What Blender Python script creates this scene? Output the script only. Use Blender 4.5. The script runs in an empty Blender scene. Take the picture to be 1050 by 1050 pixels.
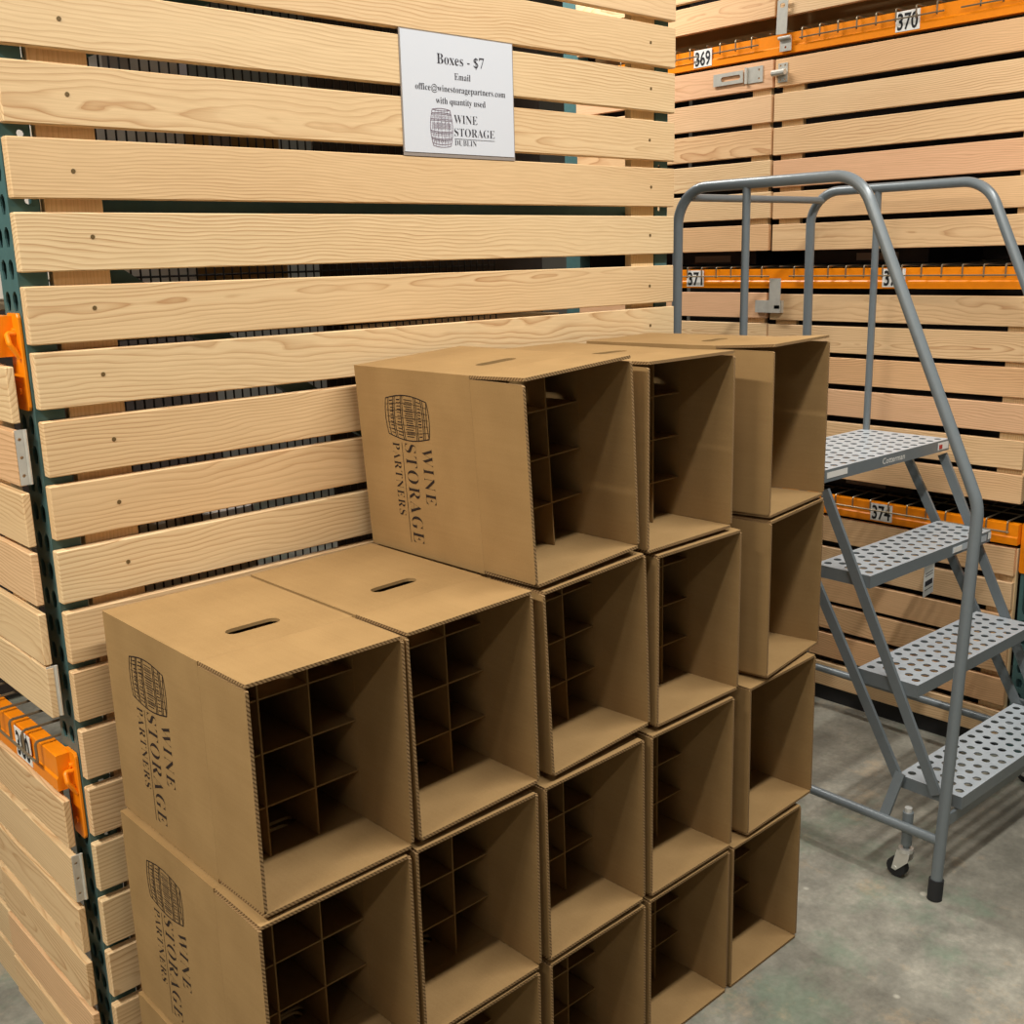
import bpy, bmesh, math, random
from mathutils import Vector, Matrix
random.seed(7)
S = bpy.context.scene
COL = S.collection
PI = math.pi

# ------------------------------------------------------------------ camera
cam = bpy.data.cameras.new('camera'); camo = bpy.data.objects.new('camera', cam); COL.objects.link(camo)
cam.sensor_width = 36.0; cam.lens = 36.0 * 1104.8185 / 1050.0; cam.clip_start = 0.02
RR = Vector((0.7325706, -0.6801913, -0.0260787)); RD = Vector((-0.1764795, -0.1527886, -0.9723737)); RF = Vector((0.6574155, 0.7169348, -0.2319683))
camo.matrix_world = Matrix.Translation((-0.59158, -1.73385, 1.60886)) @ Matrix((RR, -RD, -RF)).transposed().to_4x4()
S.camera = camo

# ------------------------------------------------------------------ view, world, lights
S.view_settings.view_transform = 'Standard'; S.view_settings.look = 'None'
S.view_settings.gamma = 1.0; S.view_settings.use_curve_mapping = False
S.view_settings.exposure = 0.10
W = bpy.data.worlds.new('world'); S.world = W; W.use_nodes = True
W.node_tree.nodes['Background'].inputs[0].default_value = (1.0, 0.95, 0.88, 1)
W.node_tree.nodes['Background'].inputs[1].default_value = 0.05


def area(name, loc, sx, sy, energy, color=(1.0, 0.95, 0.87), rot=(0, 0, 0)):
    l = bpy.data.lights.new(name, 'AREA'); l.shape = 'RECTANGLE'; l.size = sx; l.size_y = sy
    l.energy = energy; l.color = color
    o = bpy.data.objects.new(name, l); COL.objects.link(o); o.location = loc; o.rotation_euler = rot
    return o


area('aisle_lamp', (1.2, -1.28, 3.2), 2.6, 0.10, 80, (1.0, 0.965, 0.91))
area('cross_aisle_lamp', (2.0, 1.6, 3.25), 0.12, 1.3, 52, (1.0, 0.965, 0.91))
area('side_aisle_lamp', (-1.65, -0.35, 3.25), 0.12, 1.5, 115, (1.0, 0.935, 0.83))
area('far_aisle_lamp', (-3.2, -2.6, 3.25), 1.5, 0.12, 36, (1.0, 0.95, 0.87))

# ------------------------------------------------------------------ materials
def lin(r, g, b):
    f = lambda c: (c / 255 / 12.92) if c / 255 <= 0.04045 else ((c / 255 + 0.055) / 1.055) ** 2.4
    return (f(r), f(g), f(b), 1.0)


class NT:
    def __init__(s, name, rough=0.6, metal=0.0, spec=None):
        s.m = bpy.data.materials.new(name); s.m.use_nodes = True
        s.t = s.m.node_tree; s.n = s.t.nodes; s.b = s.n['Principled BSDF']
        s.b.inputs['Roughness'].default_value = rough; s.b.inputs['Metallic'].default_value = metal
        if spec is not None: s.b.inputs['Specular IOR Level'].default_value = spec

    def new(s, k, **kw):
        n = s.n.new(k)
        for a, v in kw.items(): setattr(n, a, v)
        return n

    def link(s, a, b): s.t.links.new(a, b)

    def val(s, sock, v):
        if hasattr(v, 'links') or isinstance(v, bpy.types.NodeSocket): s.link(v, sock)
        else: sock.default_value = v

    def math(s, op, a, b=0.0, c=None):
        n = s.new('ShaderNodeMath', operation=op)
        s.val(n.inputs[0], a); s.val(n.inputs[1], b)
        if c is not None: s.val(n.inputs[2], c)
        return n.outputs[0]

    def noise(s, vec, scale, detail=3.0, rough=0.55):
        n = s.new('ShaderNodeTexNoise'); n.inputs['Scale'].default_value = scale
        n.inputs['Detail'].default_value = detail; n.inputs['Roughness'].default_value = rough
        if vec is not None: s.link(vec, n.inputs['Vector'])
        return n.outputs['Fac']

    def ramp(s, fac, stops):
        n = s.new('ShaderNodeValToRGB'); r = n.color_ramp
        while len(r.elements) < len(stops): r.elements.new(0.5)
        for e, (p, c) in zip(r.elements, stops): e.position = p; e.color = c
        s.link(fac, n.inputs[0]); return n.outputs['Color']

    def mix(s, fac, a, b, mode='MIX'):
        n = s.new('ShaderNodeMix', data_type='RGBA', blend_type=mode)
        s.val(n.inputs['Factor'], fac); s.val(n.inputs['A'], a); s.val(n.inputs['B'], b)
        return n.outputs['Result']

    def base(s, c): s.val(s.b.inputs['Base Color'], c)

    def bump(s, h, strength, dist=0.001):
        n = s.new('ShaderNodeBump'); n.inputs['Strength'].default_value = strength; n.inputs['Distance'].default_value = dist
        s.link(h, n.inputs['Height']); s.link(n.outputs['Normal'], s.b.inputs['Normal'])


def flat(name, rgb, rough=0.6, metal=0.0, speck=0.0, spec=None):
    k = NT(name, rough, metal, spec)
    if speck:
        g = k.new('ShaderNodeTexCoord')
        f = k.noise(g.outputs['Object'], 60.0, 3.0)
        c = lin(*rgb); d = tuple(x * (1 - speck) for x in c[:3]) + (1,)
        k.base(k.ramp(f, [(0.3, d), (0.7, c)]))
    else: k.base(lin(*rgb))
    return k.m


def wood(name, pale, mid, late, pink, dark=1.0):
    k = NT(name, 0.5, 0.0, 0.35)
    at = k.new('ShaderNodeAttribute', attribute_name='grain'); se = k.new('ShaderNodeAttribute', attribute_name='seed')
    sp = k.new('ShaderNodeSeparateXYZ'); k.link(at.outputs['Vector'], sp.inputs[0])
    u, v, w = sp.outputs
    seed = se.outputs['Fac']
    def comb(a, b, c):
        n = k.new('ShaderNodeCombineXYZ'); k.val(n.inputs[0], a); k.val(n.inputs[1], b); k.val(n.inputs[2], c); return n.outputs[0]
    n1 = k.noise(comb(k.math('MULTIPLY', u, 2.2), k.math('MULTIPLY', v, 7.0), k.math('MULTIPLY_ADD', seed, 31.0, k.math('MULTIPLY', w, 7.0))), 1.0, 3.0, 0.5)
    n2 = k.noise(comb(k.math('MULTIPLY', u, 7.0), k.math('MULTIPLY', v, 45.0), k.math('MULTIPLY', seed, 17.0)), 1.0, 2.0)
    r = k.math('SQRT', k.math('ADD', k.math('MULTIPLY', v, v), k.math('MULTIPLY', w, w)))
    r = k.math('ADD', r, k.math('MULTIPLY', k.math('SUBTRACT', n1, 0.5), 0.06))
    r = k.math('ADD', r, k.math('MULTIPLY', k.math('SUBTRACT', n2, 0.5), 0.004))
    fr = k.math('FRACT', k.math('DIVIDE', r, 0.0064))
    tone = k.ramp(seed, [(0.0, lin(*pale)), (0.45, lin(*mid)), (0.75, lin(*pale)), (1.0, lin(*pink))])
    latem = k.ramp(fr, [(0.0, (0.6, 0.6, 0.6, 1)), (0.10, (0, 0, 0, 1)), (0.55, (0.05,) * 3 + (1,)), (0.86, (0.5,) * 3 + (1,)), (1.0, (1, 1, 1, 1))])
    fade = k.noise(comb(k.math('MULTIPLY', u, 1.3), k.math('MULTIPLY', v, 9.0), k.math('MULTIPLY', seed, 9.0)), 1.0, 2.0)
    amt = k.math('MULTIPLY', latem, k.ramp(fade, [(0.3, (0.22,) * 3 + (1,)), (0.66, (0.95,) * 3 + (1,))]))
    c = k.mix(amt, tone, lin(*late))
    fib = k.noise(comb(k.math('MULTIPLY', u, 9.0), k.math('MULTIPLY', v, 420.0), k.math('MULTIPLY', w, 420.0)), 1.0, 2.0)
    c = k.mix(0.5, c, k.ramp(fib, [(0.25, (0.80, 0.76, 0.70, 1)), (0.7, (1.05, 1.05, 1.05, 1))]), 'MULTIPLY')
    k.base(c)
    k.bump(fib, 0.06, 0.0004)
    return k.m


M_PINE = wood('pine_boards', (229, 202, 158), (222, 188, 142), (178, 130, 82), (226, 182, 138))
M_FIR = wood('fir_boards', (234, 202, 156), (230, 184, 136), (184, 128, 82), (230, 176, 138))
M_BATTEN = wood('pine_battens', (234, 208, 162), (228, 200, 152), (206, 166, 116), (228, 192, 146))


def cardboard():
    k = NT('kraft_cardboard', 0.75, 0.0, 0.25)
    g = k.new('ShaderNodeTexCoord'); oi = k.new('ShaderNodeObjectInfo')
    mp = k.new('ShaderNodeMapping'); k.link(g.outputs['Object'], mp.inputs['Vector'])
    f1 = k.noise(mp.outputs[0], 9.0, 4.0); f2 = k.noise(mp.outputs[0], 420.0, 2.0)
    mp2 = k.new('ShaderNodeMapping'); mp2.inputs['Scale'].default_value = (150, 4, 150); k.link(g.outputs['Object'], mp2.inputs['Vector'])
    f3 = k.noise(mp2.outputs[0], 1.0, 2.0)
    c = k.ramp(f1, [(0.3, lin(149, 119, 77)), (0.7, lin(160, 129, 85))])
    c = k.mix(0.35, c, k.ramp(f2, [(0.3, (0.80, 0.78, 0.74, 1)), (0.65, (1.03, 1.03, 1.03, 1))]), 'MULTIPLY')
    c = k.mix(0.25, c, k.ramp(f3, [(0.3, (0.86, 0.84, 0.8, 1)), (0.65, (1.02, 1.02, 1.02, 1))]), 'MULTIPLY')
    k.base(c); k.bump(f3, 0.12, 0.0008)
    return k.m


def card_edge():
    k = NT('corrugated_edge', 0.85, 0.0, 0.1)
    g = k.new('ShaderNodeTexCoord')
    w = k.new('ShaderNodeTexWave', wave_type='BANDS', bands_direction='DIAGONAL', wave_profile='SIN')
    w.inputs['Scale'].default_value = 95.0; w.inputs['Distortion'].default_value = 0.6
    k.link(g.outputs['Object'], w.inputs['Vector'])
    k.base(k.ramp(w.outputs['Fac'], [(0.2, lin(100, 76, 48)), (0.6, lin(158, 128, 90))]))
    return k.m


M_CARD = cardboard(); M_EDGE = card_edge()
M_DIV = flat('divider_chipboard', (146, 117, 76), 0.85, 0, 0.12, 0.15)
M_INK = flat('print_ink', (44, 34, 30), 0.7, 0, 0, 0.2)
M_SOFTINK = flat('sign_ink', (58, 56, 62), 0.7, 0, 0, 0.2)
M_PURPLE = flat('sign_logo_ink', (132, 116, 128), 0.7, 0, 0, 0.2)
M_TEAL = flat('teal_rack_paint', (72, 106, 106), 0.42, 0.0, 0.12)
M_ORANGE = flat('orange_rack_paint', (246, 140, 8), 0.36, 0.0, 0.06)
M_ZINC = flat('zinc_plate', (212, 209, 198), 0.34, 0.35, 0.12)
M_WIRE = flat('galvanised_wire', (150, 136, 112), 0.4, 0.6)
M_BLACKWIRE = flat('black_wire', (30, 28, 30), 0.5)
M_SCREW = flat('dark_screw_head', (112, 90, 54), 0.5, 0.3)
M_GREY = flat('grey_enamel', (118, 126, 130), 0.32, 0.1, 0.05)
M_GREY_LIT = flat('grey_enamel_lit', (194, 203, 210), 0.34, 0.1, 0.10)  # the ladder's grey enamel, lightened to paint light onto the tread tops
M_RUBBER = flat('black_rubber', (34, 34, 36), 0.7)
M_CHROME = flat('chrome', (216, 215, 210), 0.22, 0.4)
M_WHITE = flat('white_label', (232, 230, 224), 0.55)
M_PAPER = flat('white_paper', (208, 212, 219), 0.5)
M_LAM = flat('laminate_film', (150, 140, 132), 0.25)
M_BLACK = flat('black_print', (22, 22, 24), 0.6)
M_DARK = flat('dark_blackout_board', (52, 42, 36), 0.8, 0, 0.2)  # for unseen boards added to keep the rack interiors dark
M_BIN = flat('black_bin_plastic', (30, 30, 34), 0.45)
M_RED = flat('red_print', (190, 60, 50), 0.6)
M_WALL = flat('painted_wall', (176, 171, 162), 0.8)
M_CEIL = flat('ceiling_paint', (172, 168, 160), 0.9)
M_CARTON = flat('white_carton', (204, 198, 190), 0.7, 0, 0.08)


def concrete():
    k = NT('stained_concrete', 0.5, 0.0, 0.35)
    g = k.new('ShaderNodeTexCoord'); v = g.outputs['Object']
    big = k.noise(v, 1.6, 5.0, 0.6); med = k.noise(v, 9.0, 8.0, 0.68); fine = k.noise(v, 70.0, 4.0, 0.6)
    mp = k.new('ShaderNodeMapping'); mp.inputs['Location'].default_value = (3.7, 1.2, 0); k.link(v, mp.inputs['Vector'])
    grn = k.noise(mp.outputs[0], 2.6, 9.0, 0.72)
    mp3 = k.new('ShaderNodeMapping'); mp3.inputs['Location'].default_value = (-5.3, 7.1, 0); k.link(v, mp3.inputs['Vector'])
    tan = k.noise(mp3.outputs[0], 4.0, 9.0, 0.74)
    c = k.ramp(med, [(0.28, lin(112, 110, 101)), (0.5, lin(146, 143, 131)), (0.72, lin(176, 171, 156))])
    c = k.mix(k.ramp(big, [(0.35, (0.6,) * 3 + (1,)), (0.6, (0, 0, 0, 1))]), c, lin(104, 101, 91))
    c = k.mix(k.ramp(grn, [(0.52, (0, 0, 0, 1)), (0.63, (0.6,) * 3 + (1,))]), c, lin(120, 138, 118))
    c = k.mix(k.ramp(tan, [(0.56, (0, 0, 0, 1)), (0.66, (0.6,) * 3 + (1,))]), c, lin(178, 158, 130))
    c = k.mix(0.6, c, k.ramp(fine, [(0.3, (0.74, 0.74, 0.73, 1)), (0.65, (1.06, 1.06, 1.06, 1))]), 'MULTIPLY')
    vo = k.new('ShaderNodeTexVoronoi'); vo.inputs['Scale'].default_value = 5.0; k.link(v, vo.inputs['Vector'])
    c = k.mix(k.ramp(vo.outputs['Distance'], [(0.035, (0.8,) * 3 + (1,)), (0.06, (0, 0, 0, 1))]), c, lin(206, 202, 186))
    k.base(c)
    k.val(k.b.inputs['Roughness'], k.ramp(med, [(0.3, (0.36,) * 3 + (1,)), (0.7, (0.6,) * 3 + (1,))]))
    k.bump(fine, 0.25, 0.0015)
    return k.m


M_FLOOR = concrete()

# ------------------------------------------------------------------ helpers
def finish(name, bm, mats, parent=None, loc=None, smooth=False, bevel=0.0):
    me = bpy.data.meshes.new(name)
    bmesh.ops.recalc_face_normals(bm, faces=bm.faces[:])
    bm.to_mesh(me); bm.free()
    for m in (mats if isinstance(mats, (list, tuple)) else [mats]): me.materials.append(m)
    if smooth:
        for p in me.polygons: p.use_smooth = True
    o = bpy.data.objects.new(name, me); COL.objects.link(o)
    if smooth:
        es = o.modifiers.new('edge', 'EDGE_SPLIT'); es.split_angle = math.radians(40)
    if parent: o.parent = parent
    if loc: o.location = loc
    if bevel:
        b = o.modifiers.new('bevel', 'BEVEL'); b.width = bevel; b.segments = 1; b.limit_method = 'ANGLE'
    return o


def thing(name, label, cat, loc=(0, 0, 0), rz=0.0, group=None):
    o = bpy.data.objects.new(name, None); COL.objects.link(o)
    o.location = loc; o.rotation_euler = (0, 0, rz); o.empty_display_size = 0.05
    return tag(o, label, cat, group)


def tag(o, label, cat, group=None):
    o['label'] = label; o['category'] = cat; o['kind'] = 'thing'
    if group: o['group'] = group
    return o


def box(bm, p0, p1, mi=0):
    x0, y0, z0 = p0; x1, y1, z1 = p1
    v = [bm.verts.new(c) for c in ((x0, y0, z0), (x1, y0, z0), (x1, y1, z0), (x0, y1, z0), (x0, y0, z1), (x1, y0, z1), (x1, y1, z1), (x0, y1, z1))]
    for f in ((0, 3, 2, 1), (4, 5, 6, 7), (0, 1, 5, 4), (1, 2, 6, 5), (2, 3, 7, 6), (3, 0, 4, 7)):
        bm.faces.new([v[i] for i in f]).material_index = mi
    return v


def one(f):
    bm = bmesh.new(); f(bm); return bm


def bxm(p0, p1): return one(lambda bm: box(bm, p0, p1))


def board(bm, p0, p1, L, dz=(0.0, 0.0), rng=random):
    """a sawn board: box with grain coordinates; L = axis of the grain, dz = lift of its two ends"""
    lg = bm.verts.layers.float_vector.get('grain') or bm.verts.layers.float_vector.new('grain')
    ls = bm.verts.layers.float.get('seed') or bm.verts.layers.float.new('seed')
    vs = box(bm, p0, p1)
    d = [abs(p1[i] - p0[i]) for i in range(3)]
    a, b = [i for i in range(3) if i != L]
    if d[a] < d[b]: a, b = b, a
    seed = rng.random(); ru = rng.uniform(0, 40)
    cv = rng.choice((rng.uniform(-0.05, 0.05), rng.uniform(0.05, 0.22), -rng.uniform(0.05, 0.22))); dw = rng.uniform(0.015, 0.10)
    ta, tb = rng.uniform(-0.03, 0.03), rng.uniform(-0.03, 0.03)
    for v in vs:
        u = v.co[L]; mid = (p0[a] + p1[a]) / 2; mb = (p0[b] + p1[b]) / 2
        du = u - (p0[L] + p1[L]) / 2
        v[lg] = Vector((u + ru, v.co[a] - mid - cv + ta * du, v.co[b] - mb + dw + tb * du)); v[ls] = seed
    for v in vs:
        t = (v.co[L] - p0[L]) / (p1[L] - p0[L]); v.co.z += dz[0] * (1 - t) + dz[1] * t


def frames(pts):
    T = []
    for i in range(len(pts)):
        a = pts[max(i - 1, 0)]; b = pts[min(i + 1, len(pts) - 1)]
        T.append((b - a).normalized())
    n = Vector((0, 0, 1)) if abs(T[0].z) < 0.9 else Vector((1, 0, 0))
    n = (n - T[0] * n.dot(T[0])).normalized(); out = []
    for t in T:
        n = (n - t * n.dot(t)).normalized(); out.append((n.copy(), t.cross(n)))
    return out


def tube(bm, pts, r, n=12, caps=True):
    pts = [Vector(p) for p in pts]; rings = []
    for p, (a, b) in zip(pts, frames(pts)):
        rings.append([bm.verts.new(p + a * (r * math.cos(2 * PI * k / n)) + b * (r * math.sin(2 * PI * k / n))) for k in range(n)])
    for A, B in zip(rings, rings[1:]):
        for k in range(n): bm.faces.new((A[k], A[(k + 1) % n], B[(k + 1) % n], B[k]))
    if caps: bm.faces.new(rings[0][::-1]); bm.faces.new(rings[-1])


def fillet(pts, rad, seg=8):
    pts = [Vector(p) for p in pts]; out = [pts[0]]
    for i in range(1, len(pts) - 1):
        p = pts[i]; a = (pts[i - 1] - p).normalized(); b = (pts[i + 1] - p).normalized()
        r = rad[i - 1] if isinstance(rad, (list, tuple)) else rad
        ang = a.angle(b)
        if r <= 0 or abs(ang - PI) < 1e-3: out.append(p); continue
        d = r / math.tan(ang / 2); c = p + (a + b).normalized() * (r / math.sin(ang / 2))
        s = p + a * d - c; e = p + b * d - c; q = s.angle(e)
        for k in range(seg + 1):
            t = k / seg; out.append(c + (s * math.sin((1 - t) * q) + e * math.sin(t * q)) / math.sin(q))
    return out + [pts[-1]]


def rod(bm, a, b, w, h, up=(0, 0, 1)):
    """flat bar from a to b, w across, h along 'up'"""
    a, b = Vector(a), Vector(b); t = (b - a).normalized(); s = t.cross(Vector(up)).normalized(); n = s.cross(t)
    q = [(s * w / 2 * i + n * h / 2 * j) for i, j in ((-1, -1), (1, -1), (1, 1), (-1, 1))]
    A = [bm.verts.new(a + c) for c in q]; B = [bm.verts.new(b + c) for c in q]
    bm.faces.new(A[::-1]); bm.faces.new(B)
    for k in range(4): bm.faces.new((A[k], A[(k + 1) % 4], B[(k + 1) % 4], B[k]))


def plate(bm, outer, holes, t, O, A, B, N):
    """flat sheet with holes: outline in (a, b), thickness t along N; rim faces take material 1"""
    O, A, B, N = map(Vector, (O, A, B, N))
    P = lambda a, b, c: O + A * a + B * b + N * c
    loops0, loops1, edges = [], [], []
    for lp in [outer] + holes:
        v0 = [bm.verts.new(P(a, b, 0)) for a, b in lp]; v1 = [bm.verts.new(P(a, b, t)) for a, b in lp]
        loops0.append(v0); loops1.append(v1)
        for k in range(len(v0)): edges.append(bm.edges.new((v0[k], v0[(k + 1) % len(v0)])))
    m = {}
    for a, b in zip(loops0, loops1):
        for x, y in zip(a, b): m[x] = y
    r = bmesh.ops.triangle_fill(bm, use_beauty=True, use_dissolve=False, edges=edges)
    fs = [g for g in r['geom'] if isinstance(g, bmesh.types.BMFace)]
    for f in fs:
        f.material_index = 0
        bm.faces.new([m[v] for v in reversed(f.verts)]).material_index = 0
    for a, b in zip(loops0, loops1):
        for k in range(len(a)):
            j = (k + 1) % len(a); bm.faces.new((a[k], a[j], b[j], b[k])).material_index = 1


def rect(a0, b0, a1, b1): return [(a0, b0), (a1, b0), (a1, b1), (a0, b1)]


def stadium(ca, cb, la, r, n=6):
    out = []
    for k in range(n + 1): t = -PI / 2 + PI * k / n; out.append((ca + la / 2 - r + r * math.cos(t), cb + r * math.sin(t)))
    for k in range(n + 1): t = PI / 2 + PI * k / n; out.append((ca - la / 2 + r + r * math.cos(t), cb + r * math.sin(t)))
    return out


def circ(ca, cb, ra, rb=None, n=12):
    rb = rb or ra
    return [(ca + ra * math.cos(2 * PI * k / n), cb + rb * math.sin(2 * PI * k / n)) for k in range(n)]


# flat ink: polygons and ribbons in (a, b), lifted off the surface by a hair
def ribbon(bm, pts, w, P, closed=False):
    n = len(pts); L, R = [], []
    for i in range(n):
        a = pts[(i - 1) % n] if closed or i > 0 else pts[i]; b = pts[(i + 1) % n] if closed or i < n - 1 else pts[i]
        dx, dy = b[0] - a[0], b[1] - a[1]; l = math.hypot(dx, dy) or 1e-9
        nx, ny = -dy / l * w / 2, dx / l * w / 2
        L.append(bm.verts.new(P(pts[i][0] + nx, pts[i][1] + ny))); R.append(bm.verts.new(P(pts[i][0] - nx, pts[i][1] - ny)))
    for i in range(n if closed else n - 1):
        j = (i + 1) % n; bm.faces.new((L[i], L[j], R[j], R[i]))


def serif(s):
    o = ''
    for c in s:
        if 'A' <= c <= 'Z': o += chr(0x1D400 + ord(c) - 65)
        elif 'a' <= c <= 'z': o += chr(0x1D41A + ord(c) - 97)
        elif '0' <= c <= '9': o += chr(0x1D7CE + ord(c) - 48)
        else: o += c
    return o


_txt = {}
def glyphs(s, off=0.0, space=1.0, bold_serif=True):
    """polygons of a line of text, normalised so that capitals are 1 high and the line starts at 0"""
    key = (s, off, space, bold_serif)
    if key not in _txt:
        cu = bpy.data.curves.new('lettering_source', 'FONT'); cu.body = serif(s) if bold_serif else s
        cu.offset = off; cu.space_character = space; cu.resolution_u = 3
        o = bpy.data.objects.new('lettering_source', cu); COL.objects.link(o)
        bpy.context.view_layer.update()
        me = bpy.data.meshes.new_from_object(o.evaluated_get(bpy.context.evaluated_depsgraph_get()))
        vs = [(v.co.x, v.co.y) for v in me.vertices]; fs = [tuple(p.vertices) for p in me.polygons]
        bpy.data.objects.remove(o); bpy.data.curves.remove(cu); bpy.data.meshes.remove(me)
        _txt[key] = (vs, fs)
    return _txt[key]


CAP = 0.70
def write(bm, s, a, b, size, P, width=None, centre=False, off=-0.006, space=1.0, bold_serif=True):
    """lettering with capital height 'size', baseline at b; stretched to 'width' when given"""
    vs, fs = glyphs(s, off, space, bold_serif)
    x0 = min(v[0] for v in vs); x1 = max(v[0] for v in vs)
    k = size / CAP; kx = (width / (x1 - x0)) if width else k
    a0 = a - (x1 - x0) * kx / 2 if centre else a
    V = [bm.verts.new(P(a0 + (x - x0) * kx, b + y * k)) for x, y in vs]
    for f in fs:
        try: bm.faces.new([V[i] for i in f])
        except ValueError: pass


def barrel(bm, a0, b0, w, h, P, lw, hatch=True):
    """wine barrel drawn in line: outline, hoops, staves and a band of engraving"""
    def half(t): return w / 2 * (0.80 + 0.20 * math.sin(PI * t))
    c = a0 + w / 2
    N = 14
    left = [(c - half(k / N), b0 + h * k / N) for k in range(N + 1)]; right = [(c + half(k / N), b0 + h * k / N) for k in range(N + 1)]
    ribbon(bm, left, lw * 1.3, P); ribbon(bm, right, lw * 1.3, P)
    def arc(t, sag): return [(c + half(t) * s, b0 + h * t - sag * h * (1 - s * s)) for s in [i / 6 - 1 for i in range(13)]]
    for t, sag in ((0.0, 0.04), (0.07, 0.04), (0.19, 0.04), (0.23, 0.04), (0.38, 0.03), (0.42, 0.03), (0.70, 0.0), (0.74, 0.0), (0.86, -0.02), (0.90, -0.02), (1.0, -0.035), (1.0, 0.03)):
        ribbon(bm, arc(t, sag), lw, P)
    for s in (-0.66, -0.33, 0.0, 0.33, 0.66):
        ribbon(bm, [(c + half(k / N) * s, b0 + h * k / N) for k in range(N + 1)], lw * 0.5, P)
    if hatch:
        rg = random.Random(3)
        for (t0, t1, n) in ((0.44, 0.68, 17), (0.24, 0.37, 12), (0.76, 0.85, 12), (0.08, 0.18, 10)):
            for i in range(n):
                s = -0.82 + 1.64 * i / (n - 1); q0 = t0 + (t1 - t0) * rg.uniform(0, 0.18); q1 = t1 - (t1 - t0) * rg.uniform(0, 0.18)
                ribbon(bm, [(c + half(q0) * s, b0 + h * q0), (c + half(q1) * s, b0 + h * q1)], lw * rg.uniform(0.7, 1.3), P)


# ------------------------------------------------------------------ the room
def struct(name, bm, m):
    o = finish(name, bm, m); o['kind'] = 'structure'; return o


struct('floor', bxm((-6, -6, -0.1), (6, 6, 0.0)), M_FLOOR)
struct('ceiling', bxm((-6, -6, 4.2), (6, 6, 4.3)), M_CEIL)
struct('wall_left', bxm((-6.1, -6, 0), (-6, 6, 4.2)), M_WALL)
struct('wall_right', bxm((6, -6, 0), (6.1, 6, 4.2)), M_WALL)
struct('wall_back', bxm((-6, 6, 0), (6, 6.1, 4.2)), M_WALL)
struct('wall_front', bxm((-6, -6.1, 0), (6, -6, 4.2)), M_WALL)

# ------------------------------------------------------------------ rack builders
HOLE = 0.0485
def teardrop(a, b, w=0.0105, h=0.030):
    return [(a - w * 0.55, b), (a + w * 0.55, b), (a + w, b + h * 0.45), (a + w * 0.9, b + h * 0.8), (a + w * 0.35, b + h), (a - w * 0.35, b + h), (a - w * 0.9, b + h * 0.8), (a - w, b + h * 0.45)]


def post(name, parent, x, y0, y1, depth, z1, sgn=1, detail=True):
    """perforated column; its face lies at x and looks towards -x (sgn=1) or +x (sgn=-1)"""
    bm = bmesh.new(); w = y1 - y0; holes = []
    if detail:
        n = int((z1 - 0.06) / HOLE)
        for k in range(n):
            holes.append(teardrop(w * 0.30, 0.04 + k * HOLE)); holes.append(teardrop(w * 0.72, 0.04 + k * HOLE))
    plate(bm, rect(0, 0, w, z1), holes, 0.003 * sgn, (x, y0, 0), (0, 1, 0), (0, 0, 1), (1, 0, 0))
    xb = x + depth * sgn; xa = x + 0.003 * sgn
    side = [circ(depth * 0.6, 0.06 + k * HOLE * 2, 0.006, n=8) for k in range(int((z1 - 0.1) / (HOLE * 2)))] if detail else []
    plate(bm, rect(0, 0, depth - 0.003, z1), side, 0.003, (xa, y0, 0), (sgn, 0, 0), (0, 0, 1), (0, 1, 0))
    box(bm, (min(xa, xb), y1 - 0.003, 0), (max(xa, xb), y1, z1))
    box(bm, (min(xb - 0.003 * sgn, xb), y0 + 0.003, 0), (max(xb - 0.003 * sgn, xb), y0 + 0.016, z1))
    box(bm, (min(xb - 0.003 * sgn, xb), y1 - 0.016, 0), (max(xb - 0.003 * sgn, xb), y1 - 0.003, z1))
    return finish(name, bm, [M_TEAL, M_TEAL], parent)


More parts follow.
